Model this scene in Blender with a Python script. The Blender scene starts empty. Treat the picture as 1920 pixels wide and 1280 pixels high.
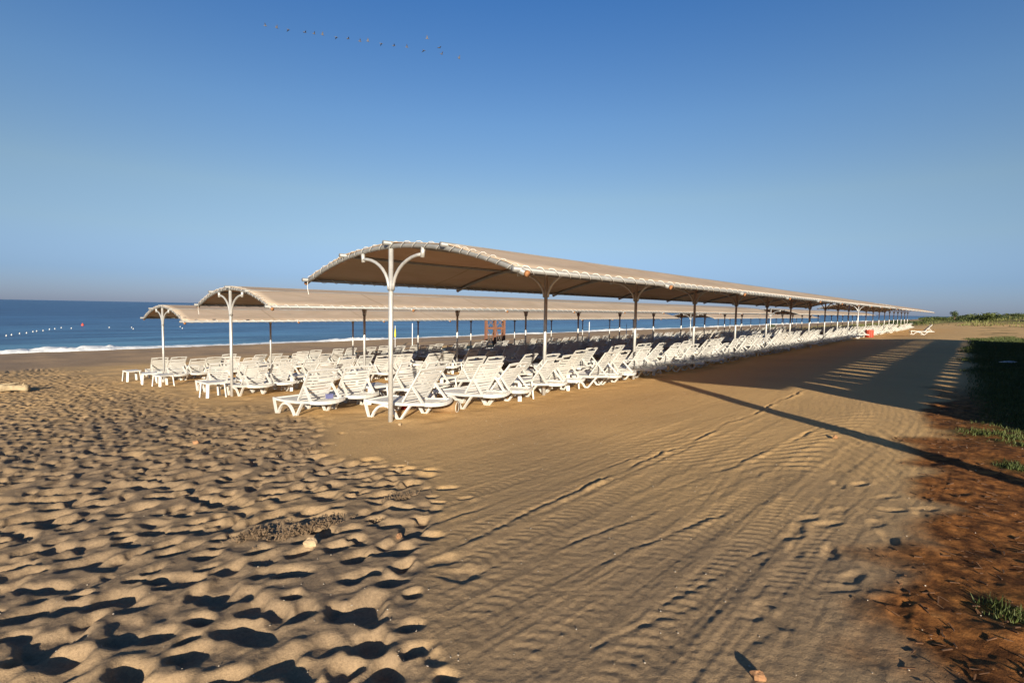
import bpy, math, random
import numpy as np
from mathutils import Vector, Matrix

random.seed(7)
rng = np.random.default_rng(11)
scene = bpy.context.scene
COL = scene.collection

# ------------------------------------------------------------------ layout
# camera stands at the origin looking along +Y. Canopy rows run along U, V points to the sea.
ZC = 1.45                                   # eye height above the ground at the camera
AZ = math.radians(42.0937)
U = np.array([math.sin(AZ), math.cos(AZ)])
V = np.array([-U[1], U[0]])
ROTZ = math.atan2(U[1], U[0])
HP = np.array([(-400, -2.2), (-120, -0.4), (-40, .95), (-6, 1.22), (0, 1.45), (7.04, 1.89), (14.73, 2.485), (23, 3.07),
               (33.5, 3.42), (36.5, 3.58), (53, 3.95), (60, 4.5), (200, 12.0)], float)


def hD(D):
    return np.interp(D, HP[:, 0], HP[:, 1])


def hS(D):                                  # smoothed profile
    D = np.asarray(D, float)
    return (hD(D - 1.4) + hD(D - .7) + hD(D) * 2 + hD(D + .7) + hD(D + 1.4)) / 6


def XY(t, D):
    return t * U[0] + D * V[0], t * U[1] + D * V[1]


def tD(x, y):
    return x * U[0] + y * U[1], x * V[0] + y * V[1]


# ------------------------------------------------------------------ noise
LAT = rng.random((256, 256)).astype(np.float32)


def vn(x, y, seed=0):
    x = np.asarray(x, np.float64) + seed * 17.31
    y = np.asarray(y, np.float64) + seed * 9.77
    xi = np.floor(x).astype(np.int64); yi = np.floor(y).astype(np.int64)
    fx = (x - xi); fy = (y - yi)
    fx = fx * fx * (3 - 2 * fx); fy = fy * fy * (3 - 2 * fy)
    a = LAT[xi & 255, yi & 255]; b = LAT[(xi + 1) & 255, yi & 255]
    c = LAT[xi & 255, (yi + 1) & 255]; d = LAT[(xi + 1) & 255, (yi + 1) & 255]
    return (a * (1 - fx) + b * fx) * (1 - fy) + (c * (1 - fx) + d * fx) * fy - .5


def sstep(a, b, x):
    t = np.clip((np.asarray(x, float) - a) / (b - a), 0, 1)
    return t * t * (3 - 2 * t)


# ------------------------------------------------------------------ trodden sand height map
GX0, GX1, GY0, GY1, GS = -25.0, 4.5, 1.0, 27.0, .0125
NX = int((GX1 - GX0) / GS); NY = int((GY1 - GY0) / GS)
HM = np.zeros((NY, NX), np.float32)


def trod_mask(x, y):
    """1 where the sand is trampled, 0 where it was raked smooth."""
    t, D = tD(x, y)
    edge = np.asarray(x) - np.interp(np.asarray(y), [0, 2, 3, 4.2, 5.3, 6.2, 10, 30], [-.1, -.15, -.24, -.45, -1.15, -2.0, -3.8, -12])
    edge = edge + vn(np.asarray(x) * .9, np.asarray(y) * .9, 3) * .9
    m = 1 - sstep(-.45, .35, edge)
    shade = sstep(4.2, 2.0, t)              # smooth under the canopies
    edge2 = np.where(D > 6.2, sstep(4.7, 3.3, t + vn(x, y, 5) * 1.5), 1.0)
    return m * edge2 + 0 * shade


def trod_mask2(x, y):                       # shoe prints beside the red soil
    t, D = tD(x, y)
    return sstep(1.05, .75, D) * sstep(.05, .25, D) * sstep(5.8, 4.6, t) * sstep(2.3, 3.0, t)


def stamp(cx, cy, ang, L, W, dep, rim):
    R = max(L, W) * 1.25
    i0 = int((cx - R - GX0) / GS); i1 = int((cx + R - GX0) / GS)
    j0 = int((cy - R - GY0) / GS); j1 = int((cy + R - GY0) / GS)
    if i0 < 0 or j0 < 0 or i1 >= NX or j1 >= NY:
        return
    xs = GX0 + np.arange(i0, i1) * GS - cx
    ys = GY0 + np.arange(j0, j1) * GS - cy
    xx, yy = np.meshgrid(xs, ys)
    ca, sa = math.cos(ang), math.sin(ang)
    a = xx * ca + yy * sa
    b = -xx * sa + yy * ca
    th = np.arctan2(b, a)
    ph = random.random() * 6.28
    wob = 1 + .13 * np.sin(2 * th + ph) + .09 * np.sin(3 * th + ph * 2.1)
    q = np.sqrt((a / (L / 2)) ** 2 + (b / (W / 2)) ** 2) / wob
    old = HM[j0:j1, i0:i1]
    c = HM[(j0 + j1) // 2, (i0 + i1) // 2]
    k_ = .5 + .5 * yy / np.maximum(np.hypot(xx, yy), 1e-4)   # far walls shaped gentler so they catch less sun
    w = 1 - sstep(0, 1, (q - (.80 - .42 * k_)) / (.20 + .62 * k_))
    tilt = 1 + .45 * np.clip(a / (L / 2), -1, 1)
    new = old * (1 - w) + w * (.55 * c - dep * tilt * (1 - .25 * q * q))
    new = new + rim * (1 + .7 * np.cos(th)) * np.exp(-((q - 1.35) / .28) ** 2)
    HM[j0:j1, i0:i1] = new


def scatter(n):
    for k in range(n):
        x = random.uniform(GX0 + .6, GX1 - .6); y = random.uniform(GY0 + .5, GY1 - .6)
        if abs(x) <= y * 1.45 + 1.2:
            yield x, y


for x, y in scatter(9000):                  # old, softened tracks
    m = float(trod_mask(x, y))
    if random.random() < m:
        stamp(x, y, random.uniform(0, 6.28), random.uniform(.2, .38), random.uniform(.13, .22), random.uniform(.002, .010), .002)
for _ in range(4):
    p_ = np.pad(HM, 1, mode='edge'); HM = (p_[:-2, 1:-1] + p_[2:, 1:-1] + p_[1:-1, :-2] + p_[1:-1, 2:] + 2 * HM) / 6
SP = .172                                   # fresh prints, side by side with little overlap
cells = [(GX0 + .6 + (i + random.uniform(-.1, 1.1)) * SP, GY0 + .4 + (j + random.uniform(-.1, 1.1)) * SP)
         for i in range(int((GX1 - GX0 - 1.2) / SP)) for j in range(int((GY1 - GY0 - 1) / SP))]
random.shuffle(cells)
for x, y in cells:
    if abs(x) > y * 1.45 + 1.2:
        continue
    m = float(trod_mask(x, y)); m2 = float(trod_mask2(x, y))
    r = random.random()
    if r < m * .9:
        s = random.choice((.7, .85, 1.0, 1.0, 1.2, 1.45)) * random.uniform(.9, 1.1)
        stamp(x, y, random.gauss(.75, .8) + random.choice((0, math.pi)), .195 * s, .135 * s,
              random.uniform(.022, .056) * (.35 + .65 * m), random.uniform(.0, .005))
    elif r < m2 * .5:
        stamp(x, y, random.gauss(.9, .5), .25, .09, random.uniform(.005, .013), .002)


def blur(a):
    p = np.pad(a, 1, mode='edge')
    return (p[:-2, 1:-1] + p[2:, 1:-1] + p[1:-1, :-2] + p[1:-1, 2:] + 2 * p[1:-1, 1:-1]) / 6


for _ in range(1):
    HM = blur(HM)


def hm_at(x, y):
    fx = (np.asarray(x) - GX0) / GS; fy = (np.asarray(y) - GY0) / GS
    ok = (fx > 1) & (fx < NX - 2) & (fy > 1) & (fy < NY - 2)
    fx = np.clip(fx, 1, NX - 2.01); fy = np.clip(fy, 1, NY - 2.01)
    i = fx.astype(int); j = fy.astype(int); u = fx - i; v = fy - j
    h = (HM[j, i] * (1 - u) + HM[j, i + 1] * u) * (1 - v) + (HM[j + 1, i] * (1 - u) + HM[j + 1, i + 1] * u) * v
    return np.where(ok, h, 0)


GROOVES = [  # D at start, D at end, t0, t1, depth, width : ruts of vehicles driven along the row
    (2.55, 2.66, 2.2, 12.4, .022, .042), (2.72, 2.84, 4.2, 9.0, .008, .03), (1.98, 1.52, 3.6, 8.2, .015, .04), (1.98, 1.45, 2.3, 5.4, .011, .035),
    (1.62, 1.32, 2.6, 4.3, .010, .035), (1.14, .84, 2.2, 3.8, .010, .03), (1.30, .86, 1.6, 3.0, .012, .032), (.80, .56, 1.7, 2.9, .009, .03),
    (3.03, 2.92, 1.4, 3.2, .022, .045), (3.3, 3.1, 1.6, 3.0, .012, .04), (2.2, 2.0, 1.5, 2.5, .008, .035), (1.75, 1.5, 1.4, 2.3, .008, .03),
    (3.9, 3.5, 6.0, 10.5, .005, .05), (2.42, 2.5, 3.4, 7.0, .006, .03)]


def ground_delta(x, y):
    t, D = tD(x, y)
    r = np.hypot(x, y)
    near = 1 - sstep(28, 60, r)
    tm = trod_mask(x, y)
    h = hm_at(x, y)
    # broad unevenness
    h = h + vn(x * .35, y * .35, 1) * .06 * sstep(60, 20, r) + vn(x * 1.1, y * 1.1, 2) * .012 * near
    h = h + near * tm * sstep(14, 6, r) * (vn(x * 11, y * 11, 16) * .007 + vn(x * 24, y * 24, 17) * .005)
    h = h + near * sstep(12, 5, r) * (vn(x * 17, y * 17, 18) * .0035 + vn(x * 42, y * 42, 19) * .0022)
    smooth = (1 - tm) * near * sstep(7.5, 5.5, D) * sstep(-.6, .4, D)
    # rake lines drawn along the row
    wv = vn(t * .35, D * .8, 6) * .5
    h = h + smooth * (vn(t * .9, (D + wv) * 15, 7) * .0016 + vn(t * 2.6, (D + wv) * 34, 8) * .0034 + vn(t * .5, (D + wv * .5) * 3.0, 9) * .0035)
    # tyre tread ripples
    band = np.exp(-((D - 1.15) / .55) ** 2) * sstep(1.8, 2.6, t) * sstep(40, 20, t)
    ph = (t + 1.1 * np.abs(D - 1.1 + vn(t * .5, D, 4) * .4) ** 1.5 + vn(t * .9, D * .9, 12) * .25 + vn(t * 4, D * 4, 33) * .03) * 2 * math.pi / (.085 + .010 * np.clip(t, 0, 12))
    patch = sstep(-.12, .2, vn(t * .45, D * .9, 13))
    h = h + smooth * band * patch * .0062 * np.sin(ph)
    band2 = np.exp(-((D - 2.3) / 1.0) ** 2) * sstep(12, 4, t)
    ph2 = (t * .6 + D * 1.0 + vn(t * .8, D * .8, 14) * .35) * 2 * math.pi / .16
    h = h + smooth * band2 * sstep(-.05, .25, vn(t * .6, D * 1.2, 15)) * .0045 * np.sin(ph2)
    for gd, ge, t0, t1, dep, wd in GROOVES:
        me = gd + (ge - gd) * np.clip((t - t0) / (t1 - t0), 0, 1) + vn(t * .8, t * 0, int(gd * 10)) * .10 + vn(t * 3.2, t * 0, int(gd * 7)) * .06 + vn(t * 9, t * 0, int(gd * 13)) * .02
        wd = wd * .62
        g = np.exp(-((D - me) / wd) ** 2) * sstep(t0 - .4, t0 + .5, t) * (1 - sstep(t1 - .8, t1, t))
        rimm = np.exp(-((D - me + wd * 2.2) / (wd * 1.5)) ** 2) * sstep(t0 - .4, t0 + .5, t) * (1 - sstep(t1 - .8, t1, t))
        dash = (.25 + .75 * sstep(-.22, .1, vn(t * 1.7, t * 0, int(gd * 31)))) * (.6 + .4 * sstep(-.2, .2, vn(t * 7, D * 7, int(gd * 17)))) * sstep(.8, 3.6, t)
        g = g * (1 + .9 * vn(x * 16, y * 16, 34)); rimm = rimm * (1 + 1.6 * vn(x * 13, y * 13, 35))
        h = h + (-dep * .8 * g + dep * .62 * rimm) * dash * near
    # broad tyre tracks with a pressed tread
    for c0, c1, ta, tb in ((2.28, 2.2, 1.6, 10), (1.72, 1.42, 1.5, 9), (1.02, .86, 1.5, 8), (3.3, 3.05, 2.2, 9), (2.0, 1.8, 1.4, 7), (1.36, 1.14, 1.4, 8), (.70, .62, 1.5, 5), (2.62, 2.4, 1.6, 6)):
        cc = c0 + (c1 - c0) * np.clip((t - ta) / (tb - ta), 0, 1) + vn(t * .5, t * 0, int(c0 * 11)) * .14
        e = (D - cc) / .13
        on = sstep(ta - .3, ta + .4, t) * (1 - sstep(tb - 2, tb, t)) * smooth * (.35 + .65 * sstep(-.25, .1, vn(t * .8, D, int(c0 * 19))))
        inside = sstep(1.1, .8, np.abs(e))
        tread = np.sin((t + .07 * np.abs(e)) * 2 * math.pi / .085 + 2.5 * vn(x * 5, y * 5, 36))
        h = h + on * (inside * (-.002 + .0019 * tread) + .0022 * np.exp(-((np.abs(e) - 1.25) / .28) ** 2) * (1 + 1.5 * vn(x * 12, y * 12, 37)))
    # red soil, clumpy
    so = soil_mask(x, y) * near
    h = h + so * (vn(x * 3, y * 3, 20) * .032 + vn(x * 8, y * 8, 21) * .016 + vn(x * 19, y * 19, 22) * .007)
    # loose sand between the lounger rows
    under = sstep(5.5, 7, D) * sstep(30, 24, D) * sstep(3.5, 5, t)
    h = h + under * (vn(x * 2.2, y * 2.2, 24) * .035 + vn(x * 5, y * 5, 25) * .02) * sstep(60, 30, r)
    # pebbly lower beach
    h = h + sstep(30, 36, D) * sstep(54, 49, D) * vn(t * .25, D * .7, 26) * .16 + sstep(20, 32, D) * sstep(54, 49, D) * vn(x * .9, y * .9, 27) * .09 * sstep(120, 60, r)
    # dunes at the far end
    du = sstep(92, 125, t) * sstep(24, 6, D)
    h = h + du * (1.0 + vn(x * .035, y * .035, 30) * 2.2 + vn(x * .12, y * .12, 31) * .9)
    # a low rise past the shaded lawn
    h = h + .12 * sstep(38, 47, t) * sstep(60, 50, t) * sstep(5.5, 2, D)
    return h


def soil_mask(x, y):
    t, D = tD(x, y)
    e = D - .10 - .055 * np.clip(t - 3, 0, 12) + vn(x * .8, y * .8, 40) * .55 + vn(x * 3, y * 3, 41) * .45
    return sstep(.16, -.16, e) * sstep(16, 11, t)


def grass_mask(x, y):
    t, D = tD(x, y)
    e = D + .1 - .012 * t + vn(x * .5, y * .5, 43) * .7
    a = sstep(.3, -.5, e) * sstep(7.5, 10.5, t) * sstep(45, 43.5, t + vn(x * .3, y * .3, 46) * 1.2)
    b = sstep(.13, .26, vn(x * .55, y * .55, 44) + .25 * vn(x * 2.5, y * 2.5, 45)) * sstep(-.05, -.5, D) * sstep(2.2, 3.0, t)
    c = 0
    for gx_, gy_, gr_ in ((2.5, 2.42, .16), (4.95, 4.95, .22), (6.0, 6.25, .4), (5.9, 5.7, .25), (6.7, 6.75, .45)):
        c = np.maximum(c, np.exp(-((x - gx_) ** 2 + (y - gy_) ** 2) / gr_ ** 2) * (.7 + 1.2 * vn(x * 6, y * 6, 47)))
    return np.clip(np.maximum(a, np.maximum(b * .7, c)), 0, 1)


def gz(x, y):
    t, D = tD(x, y)
    return ZC - hS(D) + ground_delta(np.asarray(x, float), np.asarray(y, float))


def gz1(x, y):
    return float(gz(np.array([x]), np.array([y]))[0])


# ------------------------------------------------------------------ mesh helpers
class MB:
    def __init__(self):
        self.v = []; self.f = []; self.mi = []

    def add(self, vs, fs, mi=0):
        o = len(self.v)
        self.v += [tuple(p) for p in vs]
        self.f += [tuple(i + o for i in f) for f in fs]
        self.mi += [mi] * len(fs)

    def box(self, lo, hi, mi=0, M=None):
        x0, y0, z0 = lo; x1, y1, z1 = hi
        vs = [(x0, y0, z0), (x1, y0, z0), (x1, y1, z0), (x0, y1, z0), (x0, y0, z1), (x1, y0, z1), (x1, y1, z1), (x0, y1, z1)]
        if M is not None:
            vs = [tuple(M @ Vector(p)) for p in vs]
        self.add(vs, [(3, 2, 1, 0), (4, 5, 6, 7), (0, 1, 5, 4), (1, 2, 6, 5), (2, 3, 7, 6), (3, 0, 4, 7)], mi)

    def sweep(self, pts, prof, mi=0, side=None, cap=True):
        """prof: list of (a,b) in the frame (side, normal); swept along pts."""
        pts = [Vector(p) for p in pts]; n = len(pts); m = len(prof)
        vs = []
        for i, p in enumerate(pts):
            d = (pts[min(i + 1, n - 1)] - pts[max(i - 1, 0)]).normalized()
            s = Vector(side) if side is not None else (Vector((0, 0, 1)).cross(d) if abs(d.z) < .95 else Vector((1, 0, 0)))
            s = (s - d * s.dot(d)).normalized()
            nn = d.cross(s)
            for a, b in prof:
                vs.append(p + s * a + nn * b)
        fs = []
        for i in range(n - 1):
            for j in range(m):
                k = (j + 1) % m
                fs.append((i * m + j, i * m + k, (i + 1) * m + k, (i + 1) * m + j))
        if cap:
            fs.append(tuple(range(m - 1, -1, -1)))
            fs.append(tuple((n - 1) * m + j for j in range(m)))
        self.add(vs, fs, mi)

    def bar(self, pts, w, t, mi=0, side=None):
        self.sweep(pts, [(-w / 2, -t / 2), (w / 2, -t / 2), (w / 2, t / 2), (-w / 2, t / 2)], mi, side)

    def tube(self, pts, r, n=8, mi=0, side=None):
        self.sweep(pts, [(r * math.cos(2 * math.pi * k / n), r * math.sin(2 * math.pi * k / n)) for k in range(n)], mi, side)

    def cone(self, p, q, r0, r1, n=8, mi=0):
        p = Vector(p); q = Vector(q); d = (q - p).normalized()
        s = d.orthogonal().normalized(); t = d.cross(s)
        vs = [p + (s * math.cos(2 * math.pi * k / n) + t * math.sin(2 * math.pi * k / n)) * r0 for k in range(n)]
        vs += [q + (s * math.cos(2 * math.pi * k / n) + t * math.sin(2 * math.pi * k / n)) * r1 for k in range(n)]
        fs = [(k, (k + 1) % n, n + (k + 1) % n, n + k) for k in range(n)] + [tuple(range(n - 1, -1, -1)), tuple(range(n, 2 * n))]
        self.add(vs, fs, mi)

    def ring(self, c, axis, R, r, n=8, m=3, mi=0):
        c = Vector(c); d = Vector(axis).normalized(); s = d.orthogonal().normalized(); t = d.cross(s)
        vs = []
        for i in range(n):
            a = 2 * math.pi * i / n
            e = s * math.cos(a) + t * math.sin(a)
            for j in range(m):
                b = 2 * math.pi * j / m
                vs.append(c + e * (R + r * math.cos(b)) + d * r * math.sin(b))
        fs = [(i * m + j, i * m + (j + 1) % m, ((i + 1) % n) * m + (j + 1) % m, ((i + 1) % n) * m + j) for i in range(n) for j in range(m)]
        self.add(vs, fs, mi)

    def blob(self, c, rad, n=10, m=7, amp=.15, seed=0, mi=0):
        rr = random.Random(seed); vs = []; ph = [rr.random() * 6.28 for _ in range(6)]
        for i in range(m + 1):
            th = math.pi * i / m
            for j in range(n):
                a = 2 * math.pi * j / n
                k = 1 + amp * (math.sin(3 * a + ph[0] + 2 * th) + .7 * math.sin(5 * th + ph[1] + a) + .5 * math.sin(7 * a + ph[2]) * math.sin(th))
                vs.append((c[0] + rad[0] * k * math.sin(th) * math.cos(a), c[1] + rad[1] * k * math.sin(th) * math.sin(a), c[2] + rad[2] * k * math.cos(th)))
        fs = [(i * n + j, (i + 1) * n + j, (i + 1) * n + (j + 1) % n, i * n + (j + 1) % n) for i in range(m) for j in range(n)]
        self.add(vs, fs, mi)

    def mesh(self, name, mats, smooth=False):
        me = bpy.data.meshes.new(name)
        me.from_pydata(self.v, [], self.f)
        for m in (mats if isinstance(mats, (list, tuple)) else [mats]):
            me.materials.append(m)
        me.polygons.foreach_set('material_index', self.mi)
        if smooth:
            me.polygons.foreach_set('use_smooth', [True] * len(me.polygons))
        me.update()
        return me


def link(name, data, parent=None, loc=(0, 0, 0), rotz=0):
    o = bpy.data.objects.new(name, data); COL.objects.link(o)
    if parent is not None:
        o.parent = parent
    o.location = loc; o.rotation_euler = (0, 0, rotz)
    return o


def tag(o, label, cat, group=None, kind=None):
    o['label'] = label; o['category'] = cat
    if group: o['group'] = group
    if kind: o['kind'] = kind
    return o


def thing(name, label, cat, loc=(0, 0, 0), rotz=0, group=None):
    return tag(link(name, None, None, loc, rotz), label, cat, group)


# ------------------------------------------------------------------ materials
def newmat(name):
    m = bpy.data.materials.new(name); m.use_nodes = True
    nt = m.node_tree; b = nt.nodes['Principled BSDF']
    return m, nt, b


def N(nt, typ, **kw):
    n = nt.nodes.new(typ)
    for k, v in kw.items():
        if k == 'inp':
            for a, c in v.items():
                n.inputs[a].default_value = c
        else:
            setattr(n, k, v)
    return n


def noise(nt, scale, detail=4, rough=.6, vec=None, dist=0.):
    n = N(nt, 'ShaderNodeTexNoise', inp={'Scale': scale, 'Detail': detail, 'Roughness': rough, 'Distortion': dist})
    if vec is not None:
        nt.links.new(vec, n.inputs['Vector'])
    return n.outputs['Fac']


def ramp(nt, fac, stops):
    r = N(nt, 'ShaderNodeValToRGB'); el = r.color_ramp.elements
    while len(el) < len(stops):
        el.new(.5)
    for e, (p, c) in zip(el, stops):
        e.position = p; e.color = (*c, 1) if len(c) == 3 else c
    nt.links.new(fac, r.inputs['Fac'])
    return r.outputs['Color']


def mix(nt, fac, a, b):
    n = N(nt, 'ShaderNodeMix', data_type='RGBA')
    for s, i in ((fac, 0), (a, 6), (b, 7)):
        if hasattr(s, 'node'):
            nt.links.new(s, n.inputs[i])
        elif i == 0:
            n.inputs[0].default_value = s
        else:
            n.inputs[i].default_value = (*s, 1)
    return n.outputs[2]


def math_(nt, op, a, b=None):
    n = N(nt, 'ShaderNodeMath', operation=op)
    for i, s in enumerate((a, b)):
        if s is None: continue
        if hasattr(s, 'node'): nt.links.new(s, n.inputs[i])
        else: n.inputs[i].default_value = s
    return n.outputs[0]


def bump(nt, b, h, strength, dist):
    n = N(nt, 'ShaderNodeBump', inp={'Strength': strength, 'Distance': dist})
    nt.links.new(h, n.inputs['Height']); nt.links.new(n.outputs['Normal'], b.inputs['Normal'])
    return n


def simple(name, c0, c1, rough=.6, scale=6., metal=0., bumpd=0., bscale=40., spec=.5):
    m, nt, b = newmat(name)
    tc = N(nt, 'ShaderNodeTexCoord').outputs['Object']
    nt.links.new(ramp(nt, noise(nt, scale, 5, .65, tc), [(.3, c0), (.7, c1)]), b.inputs['Base Color'])
    b.inputs['Roughness'].default_value = rough; b.inputs['Metallic'].default_value = metal
    b.inputs['Specular IOR Level'].default_value = spec
    if bumpd:
        bump(nt, b, noise(nt, bscale, 4, .6, tc), .6, bumpd)
    return m


def attr(nt, name):
    return N(nt, 'ShaderNodeAttribute', attribute_name=name).outputs['Fac']


def mat_ground():
    m, nt, b = newmat('beach_sand')
    pos = N(nt, 'ShaderNodeNewGeometry').outputs['Position']
    big = noise(nt, .55, 5, .6, pos)
    mid = noise(nt, 4.5, 5, .65, pos)
    fine = noise(nt, 160, 3, .7, pos)
    gr = noise(nt, 420, 2, .8, pos)
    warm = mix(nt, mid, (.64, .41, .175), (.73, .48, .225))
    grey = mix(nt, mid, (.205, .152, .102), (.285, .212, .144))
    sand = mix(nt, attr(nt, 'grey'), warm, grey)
    sand = mix(nt, math_(nt, 'MULTIPLY', big, .35), sand, (.50, .33, .155))
    wet = mix(nt, mid, (.25, .18, .13), (.33, .25, .185))
    sand = mix(nt, attr(nt, 'wet'), sand, wet)
    soil = ramp(nt, noise(nt, 7, 8, .72, pos), [(.28, (.025, .012, .006)), (.45, (.13, .052, .017)), (.6, (.33, .135, .038)), (.75, (.42, .21, .075))])
    sand = mix(nt, attr(nt, 'soil'), sand, soil)
    gcol = ramp(nt, noise(nt, 12, 6, .7, pos), [(.3, (.012, .022, .006)), (.55, (.04, .06, .012)), (.75, (.085, .09, .022))])
    sand = mix(nt, attr(nt, 'grass'), sand, gcol)
    scrub = ramp(nt, noise(nt, .35, 8, .7, pos), [(.32, (.07, .085, .022)), (.5, (.17, .16, .05)), (.66, (.33, .26, .14))])
    sand = mix(nt, attr(nt, 'scrub'), sand, scrub)
    # grains: light quartz and dark specks
    sp = ramp(nt, gr, [(.30, (.55, .55, .55)), (.48, (1, 1, 1)), (.62, (1, 1, 1)), (.76, (1.5, 1.45, 1.4))])
    md_ = ramp(nt, noise(nt, 62, 3, .75, pos), [(.3, (.78, .78, .79)), (.5, (1, 1, 1)), (.7, (1.2, 1.19, 1.17))])
    m2_ = N(nt, 'ShaderNodeMix', data_type='RGBA', blend_type='MULTIPLY'); m2_.inputs[0].default_value = 1
    nt.links.new(sp, m2_.inputs[6]); nt.links.new(md_, m2_.inputs[7]); sp = m2_.outputs[2]
    mu = N(nt, 'ShaderNodeMix', data_type='RGBA', blend_type='MULTIPLY'); mu.inputs[0].default_value = 1
    nt.links.new(sand, mu.inputs[6]); nt.links.new(sp, mu.inputs[7])
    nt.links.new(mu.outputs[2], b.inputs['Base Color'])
    b.inputs['Roughness'].default_value = .95; b.inputs['Specular IOR Level'].default_value = .1
    hh = math_(nt, 'ADD', math_(nt, 'MULTIPLY', noise(nt, 28, 6, .7, pos), 1.0), math_(nt, 'MULTIPLY', fine, .5))
    bump(nt, b, hh, .55, .012)
    return m


def mat_sea():
    m, nt, b = newmat('sea_water')
    geo = N(nt, 'ShaderNodeNewGeometry')
    pos = geo.outputs['Position']
    mp = N(nt, 'ShaderNodeMapping', vector_type='POINT')
    mp.inputs['Rotation'].default_value = (0, 0, -ROTZ)
    nt.links.new(pos, mp.inputs['Vector'])
    sp = N(nt, 'ShaderNodeSeparateXYZ'); nt.links.new(mp.outputs['Vector'], sp.inputs[0])
    dist = math_(nt, 'SUBTRACT', sp.outputs['Y'], 52)
    dn = N(nt, 'ShaderNodeMapRange', inp={'From Min': 0, 'From Max': 160}); nt.links.new(dist, dn.inputs['Value'])
    col = ramp(nt, dn.outputs[0], [(0, (.10, .24, .35)), (.12, (.058, .165, .31)), (.45, (.040, .122, .265)), (1, (.027, .088, .21))])
    ms = N(nt, 'ShaderNodeMapping'); ms.inputs['Scale'].default_value = (.10, .5, 1)
    nt.links.new(mp.outputs['Vector'], ms.inputs['Vector'])
    w1 = noise(nt, .5, 6, .6, ms.outputs['Vector'], .4)
    ms2 = N(nt, 'ShaderNodeMapping'); ms2.inputs['Scale'].default_value = (.35, 1.0, 1)
    nt.links.new(mp.outputs['Vector'], ms2.inputs['Vector'])
    w2 = noise(nt, 1.1, 6, .62, ms2.outputs['Vector'], .5)
    patch = ramp(nt, w1, [(.40, (.50, .54, .62)), (.60, (1.38, 1.33, 1.25))])
    mu = N(nt, 'ShaderNodeMix', data_type='RGBA', blend_type='MULTIPLY'); mu.inputs[0].default_value = .9
    nt.links.new(col, mu.inputs[6]); nt.links.new(patch, mu.inputs[7])
    nt.links.new(mu.outputs[2], b.inputs['Base Color'])
    b.inputs['Roughness'].default_value = .32; b.inputs['IOR'].default_value = 1.33
    b.inputs['Specular IOR Level'].default_value = .28
    hh = math_(nt, 'ADD', math_(nt, 'MULTIPLY', w1, 1.2), math_(nt, 'MULTIPLY', w2, .5))
    bump(nt, b, hh, 1.0, .6)
    return m


def mat_fabric():
    m, nt, b = newmat('canopy_fabric')
    tc = N(nt, 'ShaderNodeTexCoord').outputs['Object']
    mp = N(nt, 'ShaderNodeMapping'); mp.inputs['Scale'].default_value = (.5, 1.5, 1.5); mp.inputs['Rotation'].default_value = (0, 0, .5)
    nt.links.new(tc, mp.inputs['Vector'])
    n1 = noise(nt, 2.2, 6, .6, mp.outputs['Vector'])
    col = mix(nt, n1, (.60, .505, .385), (.69, .59, .46))
    sx_ = N(nt, 'ShaderNodeSeparateXYZ'); nt.links.new(tc, sx_.inputs[0])
    md = math_(nt, 'PINGPONG', math_(nt, 'ADD', sx_.outputs['X'], .9), 2.015)
    seam = math_(nt, 'LESS_THAN', md, .022)
    col = mix(nt, math_(nt, 'MULTIPLY', seam, .55), col, (.30, .22, .15))
    st = ramp(nt, noise(nt, .8, 6, .7, mp.outputs['Vector'], .6), [(.42, (1, 1, 1)), (.7, (.80, .77, .73))])
    mu = N(nt, 'ShaderNodeMix', data_type='RGBA', blend_type='MULTIPLY'); mu.inputs[0].default_value = 1
    nt.links.new(col, mu.inputs[6]); nt.links.new(st, mu.inputs[7])
    nt.links.new(mu.outputs[2], b.inputs['Base Color'])
    b.inputs['Roughness'].default_value = .9; b.inputs['Specular IOR Level'].default_value = .15
    tr = N(nt, 'ShaderNodeBsdfTranslucent'); tr.inputs['Color'].default_value = (.60, .26, .065, 1)
    mx = N(nt, 'ShaderNodeMixShader'); mx.inputs[0].default_value = .36
    out = nt.nodes['Material Output']
    nt.links.new(b.outputs[0], mx.inputs[1]); nt.links.new(tr.outputs[0], mx.inputs[2]); nt.links.new(mx.outputs[0], out.inputs[0])
    bump(nt, b, noise(nt, 5, 3, .5, mp.outputs['Vector']), .35, .03)
    return m


M_GROUND = mat_ground()
M_SEA = mat_sea()
M_FABRIC = mat_fabric()
M_PLASTIC = simple('white_resin', (.55, .55, .53), (.61, .61, .60), .42, 3.0)
_nt = M_PLASTIC.node_tree; _b = _nt.nodes['Principled BSDF']; _src = _b.inputs['Base Color'].links[0].from_socket
_rnd = ramp(_nt, N(_nt, 'ShaderNodeObjectInfo').outputs['Random'], [(0, (.90, .885, .84)), (.5, (.97, .97, .96)), (1, (1.02, 1.02, 1.02))])
_mu = N(_nt, 'ShaderNodeMix', data_type='RGBA', blend_type='MULTIPLY'); _mu.inputs[0].default_value = 1
_nt.links.new(_src, _mu.inputs[6]); _nt.links.new(_rnd, _mu.inputs[7]); _nt.links.new(_mu.outputs[2], _b.inputs['Base Color'])
M_STEEL = simple('galvanised_steel', (.44, .44, .43), (.60, .60, .58), .42, 14, .45)
M_PIPE = simple('weathered_pipe', (.20, .205, .205), (.30, .30, .295), .5, 9, .3)
M_CAP = simple('rusty_pipe_end', (.22, .09, .03), (.36, .17, .07), .8, 20)
M_ROPE = simple('white_rope', (.58, .57, .54), (.70, .69, .66), .8, 30)
M_FOAM = simple('sea_foam', (.72, .76, .78), (.86, .88, .88), .8, 1.5, 0, .05, 8)
M_WOOD = simple('orange_stained_timber', (.085, .028, .011), (.15, .05, .017), .7, 7)
M_WOODD = simple('dark_timber', (.10, .05, .025), (.18, .09, .045), .8, 6)
M_RED = simple('red_slats', (.36, .035, .016), (.46, .06, .025), .55, 5)
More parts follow.
